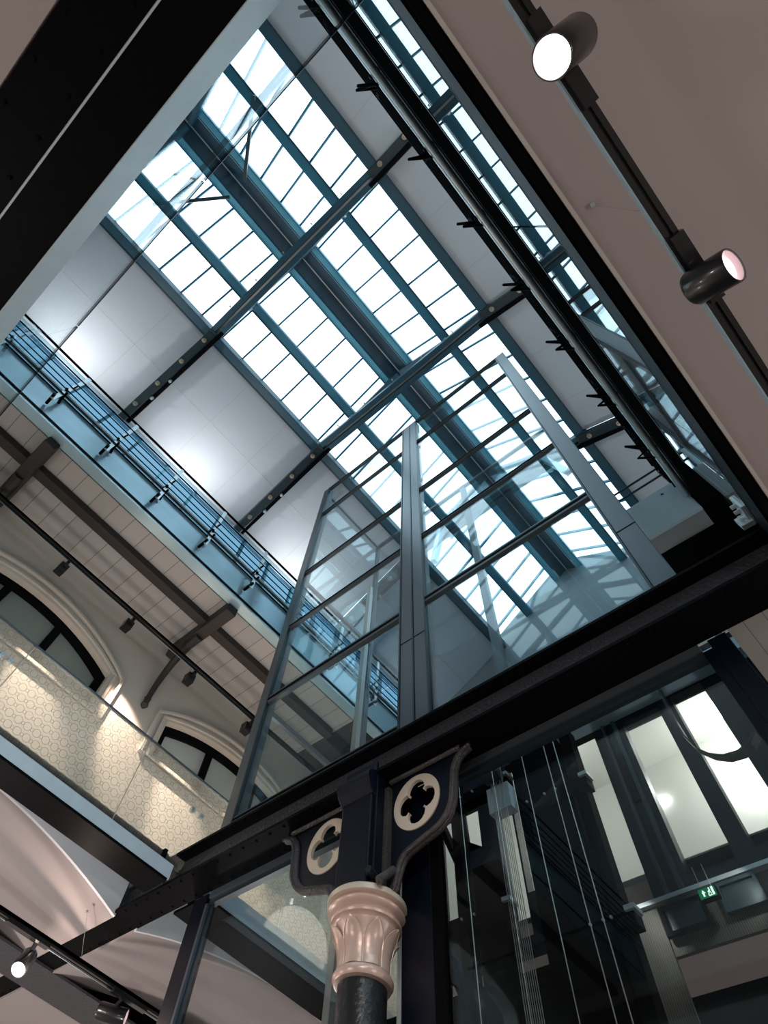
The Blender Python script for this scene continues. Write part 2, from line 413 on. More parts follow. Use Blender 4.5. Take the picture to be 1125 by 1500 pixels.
# ------------------------------------------------------------------ left balcony wall with arched windows
YW = 5.88
def arch(cx, hw, z0, zs, zc, n=20):
    rise = zc-zs; R = (hw*hw+rise*rise)/(2*rise)
    pts = [(cx-hw, z0), (cx+hw, z0)]
    for i in range(n+1):
        x = cx + hw - 2*hw*i/n; pts.append((x, zc - R + math.sqrt(R*R-(x-cx)**2)))
    return pts
WZ0 = 5.05
wins = [(-3.55, 1.2), (.28, 1.2), (3.64, 1.2)]
outline = [(-7, 4.45), (9.1, 4.45), (9.1, 7.72), (-7, 7.72)]
holes = [arch(cx, hw, WZ0, 6.70, 6.96) for cx, hw in wins]
struct('wall_left', MB().plate(outline, holes, 'y', YW, YW+.25), M_['warmwall'])
for i, (cx, hw) in enumerate(wins[1:]):
    w = thing('window_%d' % (i+1), ['arched window with frosted panes in a black frame, cut by the photo edge', 'arched window with pale frosted panes in a black frame beside the lift tower'][i], 'window', (cx, YW, WZ0)); w['kind'] = 'structure'
    inner = arch(cx, hw-.10, WZ0+.08, 6.62, 6.86)
    MB().plate(arch(cx, hw-.002, WZ0, 6.698, 6.958), [inner], 'y', YW+.10, YW+.19).build('window_frame', M_['black'], w)
    for mx in ((-.38, .38) if i == 0 else (-.40, .40)):
        MB().box(cx+mx-.05, cx+mx+.05, YW+.105, YW+.18, WZ0+.08, 6.84).build('mullion', M_['black'], w)
    MB().box(cx-hw+.1, cx+hw-.1, YW+.09, YW+.17, 6.2, 6.26).build('transom', M_['black'], w)
    MB().plate(arch(cx, hw-.08, WZ0+.06, 6.63, 6.88), [], 'y', YW+.145, YW+.15).build('pane', M_['frost' if i == 0 else 'pale'], w)
    MB().box(cx-hw, cx+hw, YW+.001, YW+.20, WZ0, 6.20).build('sill_panel', M_['warmwall'], w)
    # plaster moulding following the arch
    for k, (g, dz, pr) in enumerate(((.05, .05, .03), (.15, .15, .05))):
        mb = MB(); o = arch(cx, hw+g+.035, 6.12, 6.72, 6.98+dz); q = arch(cx, hw+g, 6.12, 6.71, 6.96+dz-.01)
        mb.plate(o, [[(x, max(z, 6.13)) for x, z in q]], 'y', YW-pr, YW-.001)
        struct('trim_%d' % (7+k), mb, M_['warmwall'])
# soffit of painted boards and the gallery above
struct('ceiling', MB().box(-7, 4.55, 4.70, YW-.005, 7.70, 7.74), M_['boards'])
struct('ceiling', MB().box(4.55, 9.1, 4.70, YW-.005, 7.66, 7.74), M_['black'])  # soffit past its lit part, the darkness put in as black
struct('floor', MB().box(-7, 9.1, 4.52, 6.0, 7.95, 8.05), M_['floorm'])
o = MB().box(-7, 4.5, 5.04, 5.18, 7.58, 7.70).build('timber_beam', M_['timber'], bevel=.01); tag(o, 'long dark timber beam running along the middle of the white boarded soffit', 'beam')
for x, lab in ((-.98, 'dark timber cross beam under the boarded soffit, cut by the photo edge'), (2.05, 'dark timber cross beam with curved wall bracket between the arched windows')):
    t = thing('timber_cross_beam', lab, 'beam', (x, 5.2, 7.5), 'dark cross beams under the boarded soffit')
    MB().box(x-.08, x+.08, 4.60, 5.87, 7.50, 7.70).build('beam', M_['timber'], t, bevel=.012)
    pts = []
    for i in range(11):
        a = i/10*PI/2; pts.append((x, 5.85 - .62*(1-math.cos(a)), 6.72 + .78*math.sin(a)))
    MB().tube(pts, [.035+.03*i/10 for i in range(11)], 8).build('knee_brace', M_['timber'], t, smooth=True)
    MB().lathe([(.02, 6.60), (.05, 6.64), (.035, 6.70), (.045, 6.75)], x, 5.85, 12).build('finial', M_['timber'], t, smooth=True)

# ------------------------------------------------------------------ gallery girders and railings
def girder(yf, s, label):
    """yf: face towards the void, s=+1 left side, -1 right side"""
    t = thing('gallery_girder', label, 'girder', (1, yf+s*.1, 7.42))
    a, b = sorted((yf, yf+s*.19)); w0, w1 = sorted((yf+s*.004, yf+s*.12))
    zo = CH+6.13 if s > 0 else 7.42; zt = CH+6.73 if s > 0 else 8.08
    MB().box(-6.8, 8.2, w0, w1, zo+.04, zt).build('web', M_['girder'] if s > 0 else M_['black'], t)
    MB().box(-6.8, 8.2, *sorted((yf-s*.02, yf+s*.13 if s > 0 else yf+s*.19)), zo, zo+.04).build('bottom_flange', M_['girder'] if s > 0 else M_['black'], t)
    MB().box(-6.8, 8.2, *sorted((yf, yf+s*.19)), zt, zt+.03).build('top_flange', M_['black'], t)
    mb = MB().box(-6.8, 8.2, *sorted((yf-s*.03, yf+s*.05)), zo+.04, zo+.075)
    mb.build('angle_iron', M_['black'], t)
    return t
girder(4.50, 1, 'pale blue steel gallery girder between the wire railing and the boarded soffit')
girder(-.66, -1, 'black steel gallery girder beside the shiny pipe, above the clear glass balustrade')
def railing(y, s, xs_, x0, x1, label, top, k=1.0, dz=0.):
    t = thing('gallery_railing', label, 'railing', ((x0+x1)/2, y, 7.7))
    MB().tube([(x0, y, top), (x1, y, top)], .017, 10).build('handrail', M_['black'], t, smooth=True)
    for i, h in enumerate((7.07, 6.93, 6.80, 6.68, 6.56)):
        MB().tube([(x0, y, CH+h+dz), (x1, y, CH+h+dz)], .012 if i == 0 else .009, 6).build('rail', M_['black'], t, smooth=True)
    for x in xs_:
        zb = top-.92
        MB().bar((x, y+s*.02, zb), (x, y, top), .05, .012, (0,1,0)).build('post', M_['zinc'] if s > 0 else M_['black'], t)
        MB().bar((x-.02, y-s*.02, zb+.34), (x+.05, y+s*.15, zb+.2), .03, .02).build('bracket', M_['black'], t)
        MB().bar((x+.02, y-s*.03, zb+.52), (x-.03, y+s*.13, zb+.40), .02, .02).build('bracket', M_['black'], t)
        MB().tube([(x-.02, y-s*.03, zb+.04), (x-.02, y+s*.15, zb+.04)], .02, 8).build('bolt', M_['black'], t)
        MB().tube([(x+.03, y-s*.02, zb+.26), (x+.03, y+s*.15, zb+.26)], .016, 8).build('bolt', M_['black'], t)
        if s < 0:
            MB().tube([(x+.10, y-.03, zb+.02), (x-.04, y+.15, zb+.0), (x+.02, y+.02, zb+.16), (x-.08, y+.16, zb+.30), (x+.06, y-.02, zb+.30)], .015, 8).build('arm', M_['black'], t)
railing(4.33, 1, [-1.375+.856*k for k in range(-2, 9)], -6.8, 5.6, 'black wire railing with pale flat posts along the pale blue girder', CH+7.265)
railing(-.575, -1, [-1.16+.78*k for k in range(-2, 8)], -6.8, 4.2, 'black railing with zigzag brackets along the black girder', CH+7.10, 1, -.12)
tag(MB().tube([(-6.8, -.605, 7.70), (4.2, -.605, 7.70)], .04, 14).build('service_pipe', M_['zinc'], smooth=True), 'shiny grey pipe running along the black gallery girder', 'pipe')
tag(MB().tube([(-6.8, 4.46, 8.27), (6, 4.46, 8.27)], .03, 14).build('service_pipe', M_['zinc'], smooth=True), 'pale steel pipe running behind the wire railing of the blue girder', 'pipe')

# end landing of the right gallery
struct('trim_9', MB().box(4.22, 4.26, -.62, .05, 7.40, 8.10), M_['fascia'])
struct('ceiling', MB().box(4.26, 4.50, -.62, .05, 7.42, 7.46), M_['mauve'])
struct('ceiling', MB().box(4.50, 9.1, -6, .05, 7.40, 7.46), M_['black'])
struct('ceiling', MB().box(-7, 4.50, -2.25, -.86, 7.50, 7.54), M_['timber'])
t = thing('landing_railing', 'short dark two bar railing on the white edged end landing beside the lift tower', 'railing', (4.24, -.3, 8.1))
for z in (8.38, 8.56): MB().tube([(4.24, -.6, z), (4.24, .05, z)], .014, 8).build('rail', M_['chord'], t, smooth=True)
MB().box(4.22, 4.26, .0, .05, 8.1, 8.6).build('post', M_['zinc'], t)
struct('floor', MB().box(4.26, 9.1, -6, .05, 8.0, 8.1), M_['floorm'])
struct('floor', MB().box(-7, 4.26, -2.25, -.86, 8.0, 8.08), M_['floorm'])

# ------------------------------------------------------------------ upper side walls with clerestory strip
YCN = 1.874
for sgn, nm in ((1, 'left'), (-1, 'right')):
    yw = YCN + sgn*4.126
    a, b = sorted((yw, yw+sgn*.12))
    struct('wall_%s' % nm, MB().box(-7, 8.4, a, b, 8.05 if sgn > 0 else 7.5, 10.35), M_['white'])
    w = thing('window_%d' % (3 if sgn > 0 else 4), 'long strip of clerestory windows above the %s gallery girder' % ('pale blue' if sgn > 0 else 'black'), 'window', (0, yw, 10.35)); w['kind'] = 'structure'
    mb = MB().box(-7, 8.4, a, b, 10.35, 10.39).box(-7, 8.4, a, b, 11.34, 11.60)
    mb.build('window_frame', M_['girder'], w)
    for k in range(22): MB().box(-6.8+.7*k, -6.76+.7*k, a, b, 10.39, 11.34).build('mullion', M_['teal'], w)
    MB().box(-7, 8.4, (a+b)/2-.004, (a+b)/2+.004, 10.39, 11.34).build('pane', M_['dimglass'], w)
# gables
gab = [(-2.25, 7.5), (6.0, 7.5), (6.0, 11.7), (4.1, 12.7), (YCN, 14.1), (-.35, 12.7), (-2.25, 11.7)]
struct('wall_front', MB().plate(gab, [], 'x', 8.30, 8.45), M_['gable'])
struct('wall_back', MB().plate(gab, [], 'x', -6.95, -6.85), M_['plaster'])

# ------------------------------------------------------------------ roof
HP = CH + 10.8
TX = [-7.08, -4.03, -.98, 2.05, 5.10, 8.15]
def gz(y): return CH + 10.95 + .705*(2.056 - abs(y-YCN))     # underside of the glazing
# white lower panels, bay by bay
for i in range(5):
    x0, x1 = TX[i]+.1, TX[i+1]-.1
    x0 = max(x0, -6.8); x1 = 8.29 if i == 4 else x1
    for sgn in (1, -1):
        ya, yb = YCN+sgn*2.16, YCN+sgn*4.12
        za, zb = HP+.06, CH+9.93
        struct('ceiling', MB().hexa([(x0,ya,za),(x1,ya,za),(x1,yb,zb),(x0,yb,zb),(x0,ya,za+.1),(x1,ya,za+.1),(x1,yb,zb+.1),(x0,yb,zb+.1)]), M_['white'])
        mb = MB(); xm = (x0+x1)/2
        for f in (.5,):
            yy, zz = ya+(yb-ya)*f, za+(zb-za)*f; mb.bar((x0, yy, zz), (x1, yy, zz), .012, .003)
        for xx in (x0+(x1-x0)*.36, x0+(x1-x0)*.74): mb.bar((xx, ya, za), (xx, yb, zb), .012, .003)
        struct('trim_10', mb, M_['joint'])

def flat_beam(name, x0, x1, yc, w, z0, h, m, label, group=None):
    o = MB().box(x0, x1, yc-w/2, yc+w/2, z0, z0+h).build(name, m, bevel=.008); return tag(o, label, 'purlin', group)
def purlin(yc, w, z0, h, label, group, m='teal'):
    t = thing('roof_purlin', label, 'purlin', (.7, yc, z0), group)
    MB().box(-6.8, 8.3, yc-w/2, yc+w/2, z0, z0+h).build('beam', M_[m], t, bevel=.01)
    MB().box(-6.8, 8.3, yc+(.5*w if yc > YCN else -.5*w)-.012, yc+(.5*w if yc > YCN else -.5*w)+.012, z0-.01, z0+h+.05).build('edge_lip', M_['tealdark'], t)
    return t
purlin(3.93, .18, HP, .22, 'thick blue grey purlin between glazing and white roof panels, pale blue girder side', 'lower purlins', 'tealmid')
purlin(YCN*2-3.93, .18, HP, .22, 'thick blue grey purlin between glazing and white roof panels, black girder side', 'lower purlins', 'tealmid')
purlin(3.07, .17, CH+11.38, .13, 'blue purlin halfway up the glazed slope towards the pale blue girder', 'middle purlins')
purlin(YCN*2-3.07, .17, CH+11.38, .13, 'blue purlin halfway up the glazed slope towards the black girder', 'middle purlins')
t = thing('ridge_beam', 'broad dark teal ridge boarding down the middle of the glazed roof', 'ridge beam', (.7, YCN, CH+12.1))
for s in (1, -1):
    y0, y1 = YCN+s*.012, YCN+s*.215
    MB().hexa([(-6.8,y0,CH+12.18),(8.3,y0,CH+12.18),(8.3,y1,CH+12.05),(-6.8,y1,CH+12.05),(-6.8,y0,CH+12.24),(8.3,y0,CH+12.24),(8.3,y1,CH+12.11),(-6.8,y1,CH+12.11)]).build('board', M_['tealdark'], t)
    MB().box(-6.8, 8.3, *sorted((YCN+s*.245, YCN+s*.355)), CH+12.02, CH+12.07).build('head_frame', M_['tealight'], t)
    MB().box(-6.8, 8.3, *sorted((YCN+s*.355, YCN+s*.375)), CH+12.00, CH+12.16).build('frame_lip', M_['teal'], t)
MB().box(-6.8, 8.3, YCN-.012, YCN+.012, CH+12.185, CH+12.2).build('centre_strip', M_['zinc'], t)
MB().box(-6.8, 8.3, YCN-.34, YCN+.34, CH+12.42, CH+12.5).build('capping', M_['tealdark'], t)

BX = [-1.41+.55*k for k in range(-9, 18)]
for sgn, nm in ((1, 'left'), (-1, 'right')):
    t = thing('roof_skylight', 'long sloping skylight of pale panes on the ridge side towards the %s girder' % ('pale blue' if sgn > 0 else 'black'), 'skylight', (.7, YCN+sgn*1.2, gz(YCN+2.05)), 'the two glazed roof slopes')
    ya, yb = YCN+sgn*2.1, YCN+sgn*.37
    for x in BX:
        MB().bar((x, ya, gz(ya)+.03), (x, yb, gz(yb)+.03), .035, .06).build('glazing_bar', M_['teal'], t)
    MB().hexa([(-6.8,ya,gz(ya)+.06),(8.3,ya,gz(ya)+.06),(8.3,yb,gz(yb)+.06),(-6.8,yb,gz(yb)+.06),(-6.8,ya,gz(ya)+.068),(8.3,ya,gz(ya)+.068),(8.3,yb,gz(yb)+.068),(-6.8,yb,gz(yb)+.068)]).build('glass', M_['skyglass'], t)

# ------------------------------------------------------------------ trusses
def truss(x, label, struts=False):
    t = thing('roof_truss', label, 'truss', (x, YCN, CH+9.8), 'steel trusses across the roof')
    W = .10
    # paired collar beam
    for dx in (-.075, .075):
        MB().box(x+dx-W/2, x+dx+W/2, YCN-2.2, YCN+2.2, HP-.02, HP+.12).build('collar_beam', M_['tealmid'], t, bevel=.01)
    MB().box(x-.03, x+.03, YCN-2.2, YCN+2.2, HP+.09, HP+.1).build('gap_plate', M_['zinc'], t)
    for s in (1, -1):
        ye, yp = YCN+s*4.1, YCN+s*2.12
        leg = MB().bar((x-.03, ye, CH+9.80), (x-.03, yp-s*.1, HP+.03), .16, .15).build('leg_beam', M_['chord'], t, bevel=.01)
        MB().bar((x+.085, ye, CH+9.86), (x+.085, yp-s*.3, HP+.05), .08, .12).build('side_beam', M_['black'], t)
        a, b = Vector((x-.045, ye, CH+9.80-.08)), Vector((x-.045, yp-s*.1, HP-.05))
        for f in (.18, .42, .68, .93):
            p = a + (b-a)*f
            MB().tube([p, p+Vector((0, 0, -.035))], .045, 12).tube([p+Vector((0,0,-.03)), p+Vector((0, 0, -.06))], .022, 6).build('bolt', M_['bolt'], t)
        for f in (.3, .5):
            p = a + (b-a)*f + Vector((.13, 0, .03))
            MB().tube([p, p+Vector((0, 0, -.06))], .03, 8).build('bolt', M_['zinc'], t)
        # splice plates at the purlin
        MB().box(x-.12, x+.03, *sorted((yp-s*.18, yp-s*.02)), HP-.03, HP-.018).build('splice_plate', M_['chord'], t)
        # rafter to the ridge
        MB().bar((x+.02, yp-s*.05, HP+.12), (x+.02, YCN+s*.05, CH+12.06), .09, .10).build('rafter', M_['tealmid'], t)
        # zinc hanger at middle purlin
        yh = YCN+s*1.2
        for q in (-.06, .06): MB().box(x+q, x+q+.04, yh-.03, yh+.03, HP+.1, CH+11.4).build('hanger', M_['zinc'], t)
        for q in (.16, .32): MB().tube([(x-.1, yh, HP+q), (x+.14, yh, HP+q)], .02, 8).build('bolt', M_['zinc'], t)
        if struts:
            MB().bar((x+.15, YCN+s*1.25, HP+.1), (x+.15, YCN+s*.1, CH+12.0), .22, .06).build('strut', M_['girder'], t)
            MB().bar((x-.1, YCN+s*1.5, CH+9.8), (x-.1, YCN+s*1.25, HP+.05), .12, .1).build('knee_brace', M_['girder'], t)
    # small dangling clips
    for k in range(5):
        y = YCN - 1.4 + .7*k
        MB().tube([(x-.14, y, HP+.05), (x-.17, y, HP+.03), (x-.17, y, HP+.10)], .012, 6).build('clip', M_['bolt'], t)
    return t
truss(-4.03, 'roof truss beyond the clear balustrade above the twin black beams')
truss(-.98, 'roof truss crossing the middle of the glazed roof, away from the lift tower')
truss(2.05, 'roof truss just in front of the top of the lift tower')
truss(5.10, 'roof truss with struts seen through the glass of the lift tower', True)
# thin tie rods near ridge
for i, x in enumerate((-3.1,)):
    t = thing('roof_brace', 'crossed light steel bracing under the ridge near the twin black beams', 'bracing', (x, YCN, HP))
    for a, b in (((x, 3.9, HP+.1), (x, .4, HP+.4)), ((x, -.15, HP+.1), (x, 3.3, HP+.4)), ((x+.1, 3.9, HP), (x+.1, -.1, HP)), ((x-.3, 3.2, HP+.5), (x+.5, 2.1, HP+.9)), ((x-.2, .6, HP+.5), (x+.5, 1.7, HP+.9))):
        MB().bar(a, b, .06, .05).build('bar', M_['chord'], t)

# ------------------------------------------------------------------ lift tower (upper glazed frame)
XT = 2.45
t = thing('lift_tower', 'tall blue grey steel and glass lift tower rising above the riveted beam', 'lift tower', (3.2, 2, ZB+.25))
ZT0, ZT1 = ZB+.25, CH+9.53
XR = 3.92
ptower = [('post', 1.80, 1.92), ('post', 1.935, 2.06), ('post', 3.80, 3.93), ('post', -.0, .145)]
for nm, a, b in ptower:
    MB().box(XT, XT+.12, a, b, ZT0, ZT1+.02).build('post', M_['frame'], t, bevel=.006)
for a, b in ((1.785, 1.80), (2.06, 2.075), (3.785, 3.80), (.145, .16), (1.92, 1.935)):
    MB().box(XT-.006, XT+.03, a, b, ZT0, ZT1).build('glazing_bead', M_['chord'], t)
for z in (5.62, 7.25, 9.05):
    pass
hs = [9.50, 8.48, 6.68, 5.49, 4.32]
for (a, b) in ((.16, 1.785), (2.075, 3.785)):
    hh = hs if b < 2 else hs + [3.02]
    for h in hh:
        w = .09 if h == 4.32 else .055
        MB().box(XT, XT+.05, a, b, CH+h-w/2, CH+h+w/2).build('rail', M_['frame'], t, bevel=.004)
        MB().box(XT-.008, XT+.0, a, b, CH+h-w*.12, CH+h+w*.12).build('rail_groove', M_['black'], t)
    zz = [ZT0] + [CH+h for h in hs[::-1]]
    for z0, z1 in zip(zz, zz[1:]):
        MB().box(XT+.02, XT+.032, a, b, z0+.02, z1-.02).build('glass', M_['tglass'], t)
for a, b, z in ((1.79, 2.07, 5.38), (.0, .145, 5.15)): MB().box(XT-.003, XT+.002, a, b, z, z+.008).build('seam', M_['black'], t)
# sides and rear of the tower
for y0, y1 in ((3.87, 3.93), (.0, .06)):
    for x0 in (XR, ):
        MB().box(x0, x0+.07, y0, y1, ZT0, ZT1).build('post', M_['frame'], t)
    for h in (9.50, 6.68, 4.32): MB().box(XT+.12, XR, y0+.01, y1-.01, CH+h-.03, CH+h+.03).build('side_rail', M_['frame'], t)
    MB().box(XT+.12, XR, (y0+y1)/2-.005, (y0+y1)/2+.005, ZT0, ZT1).build('side_glass', M_['tglass'], t)
MB().box(XR, XR+.07, 1.88, 1.98, ZT0, ZT1).build('post', M_['frame'], t)
for h in (9.50,): MB().box(XR, XR+.06, .06, 3.87, CH+h-.03, CH+h+.03).build('rear_rail', M_['frame'], t)
MB().box(XR+.02, XR+.03, .06, 3.87, CH+5.6, ZT1).build('rear_glass', M_['tglass'], t)

# guide rails inside the tower
for y, lab in ((3.35, 'slim pale lift guide rail in the narrower tower bay, nearer the corner post'), (2.72, 'slim pale lift guide rail in the narrower tower bay, nearer the middle post')):
    o = MB().box(3.28, 3.33, y-.03, y+.03, 0, 8.4 if y > 3 else 7.1).box(3.30, 3.36, y-.008, y+.008, 0, 8.3 if y > 3 else 7.0).build('guide_rail', M_['steelrope']); tag(o, lab, 'guide rail', 'lift guide rails')

# ------------------------------------------------------------------ lower glazed screen
XL = 2.572
t = SCREEN = thing('glass_screen', 'dark framed glass screen of the lift shaft below the riveted beam', 'glass screen', (XL, 2, 0))
MB().box(XL, XL+.10, 4.01, 4.17, 0, ZB-.001).build('post', M_['navy'], t, bevel=.004)
MB().box(XL, XL+.06, 3.985, 4.01, 0, ZB-.08).build('post_bead', M_['frame'], t)
MB().box(XL, XL+.10, 1.93, 2.13, 0, ZB-.001).build('post', M_['navy'], t, bevel=.004)
MB().box(XL, XL+.05, 1.865, 1.93, 0, ZB-.01).build('post_bead', M_['black'], t)
MB().box(XL, XL+.12, -.012, .085, 3.52, ZB-.001).build('post', M_['navy'], t, bevel=.004)
MB().box(XL, XL+.12, -.012, .085, 0, 3.512).build('post', M_['navy'], t, bevel=.004)
MB().box(XL, XL+.05, .085, .135, 0, ZB-.06).build('post_bead', M_['navy'], t)
for a, b in ((.135, 1.865), (2.13, 3.985)):
    MB().box(XL, XL+.10, a, b, ZB-.045, ZB+.02).build('head_rail', M_['frame'], t)
    MB().box(XL+.012, XL+.06, a, b, ZB-.085, ZB-.05).build('head_rail', M_['chord'], t)
    MB().box(XL+.02, XL+.032, a, b, .05, ZB-.06).build('glass', M_['lglass'], t)
    MB().box(XL, XL+.06, a, b, 0, .1).build('bottom_rail', M_['navy'], t)

# ------------------------------------------------------------------ cast iron column
t = thing('iron_column', 'black cast iron column with rose gold capital and pierced spandrel brackets', 'column', (XC, YC, 0))
MB().lathe([(.16, 0), (.16, .12), (.13, .2), (.122, .3), (.120, 3.04)], XC, YC, 40).build('shaft', M_['iron'], t, smooth=True)
prof = [(.121, 3.035), (.140, 3.04), (.150, 3.055), (.150, 3.068), (.140, 3.082), (.128, 3.088), (.126, 3.12), (.129, 3.16), (.138, 3.20), (.152, 3.235), (.166, 3.262),
        (.170, 3.272), (.164, 3.276), (.170, 3.286), (.184, 3.292), (.188, 3.302), (.182, 3.312), (.176, 3.318), (.186, 3.326), (.200, 3.334), (.206, 3.348), (.200, 3.360), (.188, 3.368), (.198, 3.371), (.198, 3.40), (.05, 3.401)]
cap = MB().lathe(prof, XC, YC, 72).build('capital', M_['copper'], t, smooth=True)
ORG[cap.name] = ORG[t.name]
def rad(z):
    if z < 3.09: return .127
    for (r0, z0), (r1, z1) in zip(prof, prof[1:]):
        if z0 <= z <= z1 and z1 > z0: return r0 + (r1-r0)*(z-z0)/(z1-z0)
    return .15
MB().lathe([(.19, 3.372), (.203, 3.372), (.213, 3.377), (.214, 3.402), (.206, 3.411), (.05, 3.412)], XC, YC, 72).build('abacus_ring', M_['copperlip'], cap, smooth=True, label='cream gold top ring')
NL = 8
for k in range(NL):
    a0 = 2*PI*(k+.35)/NL; hwid = PI/NL*.97; mb = MB(); G = []; NT, NS = 18, 10
    for i in range(NT+1):
        u = i/NT; zz = 3.088 + .180*u
        w = hwid if u < .5 else hwid*max(.0, math.cos((u-.5)/.5*PI/2))**.75
        row = []
        for j in range(NS+1):
            q = -1 + 2*j/NS
            r = rad(min(zz, 3.262)) + .003 + .014*u**4 + .006*(1-q*q)
            row.append((XC + r*math.cos(a0+w*q), YC + r*math.sin(a0+w*q), zz))
        G.append(row)
    V = [[mb.bm.verts.new(p) for p in row] for row in G]
    for i in range(NT):
        for j in range(NS): mb.bm.faces.new((V[i][j], V[i][j+1], V[i+1][j+1], V[i+1][j]))
    lf = mb.build('leaf', M_['copper'], cap, smooth=True)
    edge = [G[i][0] for i in range(NT+1)] + [G[i][NS] for i in range(NT-1, -1, -1)]
    cr = [Vector(p) + Vector((p[0]-XC, p[1]-YC, 0)).normalized()*.002 for p in edge]
    mb2 = MB().tube(cr, .0028, 6); mb2.build('leaf_rim', M_['copperdark'], cap, smooth=True)

# post above the capital with scrolled console
MB().box(2.33, 2.56, 2.13, 2.40, 3.41, ZB-.001).build('pier', M_['navy'], t, bevel=.006)
MB().box(2.30, 2.345, 2.15, 2.385, 3.412, 3.99).build('front_strip', M_['navy'], t, bevel=.01)
pts = [(2.345, 3.93), (2.300, 3.95), (2.262, 3.99), (2.245, 4.03), (2.25, 4.07), (2.275, 4.10), (2.318, 4.12), (2.318, 4.19), (2.345, 4.19)]
MB().plate(pts, [], 'y', 2.135, 2.40).build('scroll', M_['navy'], t, bevel=.008)
MB().box(2.40, 2.445, 2.095, 2.13, 3.41, 4.03).build('side_strip', M_['ironshine'], t)

def smooth_path(P, n=6):
    out = []
    for i in range(len(P)-1):
        p0 = P[max(i-1, 0)]; p1 = P[i]; p2 = P[i+1]; p3 = P[min(i+2, len(P)-1)]
        for k in range(n):
            u = k/n
            out.append(tuple(.5*((2*p1[j]) + (-p0[j]+p2[j])*u + (2*p0[j]-5*p1[j]+4*p2[j]-p3[j])*u*u + (-p0[j]+3*p1[j]-3*p2[j]+p3[j])*u**3) for j in range(2)))
    out.append(P[-1]); return out
def quatrefoil(cy, cz, r, rot=0, n=9):
    pts = []
    d = r*.44; rr = r*.39
    for q in range(4):
        a = q*PI/2 + rot; cx_, cz_ = cy + d*math.cos(a), cz + d*math.sin(a)
        for i in range(n+1):
            b = a - PI*.62 + PI*1.24*i/n
            pts.append((cx_ + rr*math.cos(b), cz_ + rr*math.sin(b)))
    return pts
SR = [(2.07, 3.415), (2.055, 3.44), (2.035, 3.50), (1.985, 3.575), (1.86, 3.615), (1.735, 3.655), (1.66, 3.74), (1.635, 3.86), (1.622, 3.95), (1.58, 4.02), (1.50, 4.055)]
def bracket(mir, lab):
    f = (lambda y: 2*YC - y) if mir else (lambda y: y)
    path = smooth_path(SR)
    out = [(f(y), z) for y, z in path] + [(f(1.50), ZB-.002), (f(2.13), ZB-.002), (f(2.13), 3.415)]
    cy, cz = f(1.905), 3.868
    circ = [(cy + .160*math.cos(2*PI*k/40), cz + .160*math.sin(2*PI*k/40)) for k in range(40)]
    br = MB().plate(out, [circ], 'x', XC-.010, XC+.010).build('spandrel_bracket', M_['navy'], t, label=lab)
    ORG[br.name] = ORG[t.name]
    ring = [(cy + .170*math.cos(2*PI*k/48), cz + .170*math.sin(2*PI*k/48)) for k in range(48)]
    MB().plate(ring, [quatrefoil(cy, cz, .165)], 'x', XC-.018, XC+.006).build('quatrefoil_ring', M_['cream'], br, label='cream ring pierced by a dark quatrefoil', bevel=.002)
    rim = [(XC-.012, f(y), z) for y, z in path]
    MB().tube(rim, .026, 10).tube([(XC-.035, f(y-.012), z-.008) for y, z in path], .012, 8).build('rim_moulding', M_['ironshine'], br, smooth=True)
    MB().tube([(XC-.025, f(2.10), ZB-.03), (XC-.025, f(1.56), ZB-.03)], .016, 8).build('top_moulding', M_['ironshine'], br, smooth=True)
    return br
bracket(False, 'spandrel bracket towards the landing doorway')
bracket(True, 'spandrel bracket towards the patterned glass')
MB().tube([(2.30, 2.06, 3.40), (2.40, 2.045, 3.50)], .022, 10).build('brace_rod', M_['ironshine'], t, smooth=True)
MB().tube([(2.27, 2.11, 3.46), (2.33, 2.12, 3.46)], .02, 8).build('bolt', M_['iron'], t)

# ------------------------------------------------------------------ lift shaft interior behind the screen
XS = 4.1
t = thing('landing_doorway', 'dark steel landing frame at the rear of the lift shaft with tall openings', 'frame', (XS, 1.5, 3.9))
ops = [(.36, .62, 4.07, 5.30, 0), (.74, 1.055, 4.04, 5.265, 0), (1.31, 1.57, 3.975, 5.345, 0), (1.99, 2.085, 4.12, 5.40, 0), (2.115, 2.185, 4.30, 5.40, 0), (2.20, 2.36, 4.03, 5.3, 0), (2.53, 2.715, 4.78, 5.19, 0), (2.82, 2.97, 4.30, 5.19, 0), (2.705, 2.73, 4.05, 4.9, 0)]
frame_outline = [(-.6, 3.95), (3.3, 3.95), (3.3, 5.62), (-.6, 5.62)]
hol = [[(a, c), (b, c), (b, d), (a, d)] for a, b, c, d, _ in ops]
MB().plate(frame_outline, hol, 'x', XS, XS+.10).build('panel', M_['navy'], t)
for a, b in ((1.10, 1.13), (1.20, 1.22)):
    MB().box(XS-.04, XS, a, b, 3.96, 5.3).build('stile', M_['chord'], t)
MB().box(XS-.03, XS, 1.14, 1.19, 4.6, 5.0).build('door_lock', M_['black'], t)
MB().box(XS-.05, XS, -.6, 1.75, 3.93, 3.955).build('sill', M_['zinc'], t)
MB().box(XS-.12, XS, -.3, 1.6, 5.32, 5.44).build('header', M_['girder'], t)
for k in range(4): MB().tube([(XS-.14, .2+.35*k, 5.36), (XS-.14, .35+.35*k, 5.36)], .03, 8).build('roller', M_['zinc'], t, smooth=True)
# header gear
for k, (y, w) in enumerate(((.34, .10), (.86, .16), (1.35, .08))):
    MB().box(2.68, 2.80, y, y+w, ZB+.20, ZB+.26).tube([(2.72, y-.05, ZB+.18), (2.72, y+w+.08, ZB+.18)], .012, 8).build('door_gear', M_['zinc'], SCREEN)

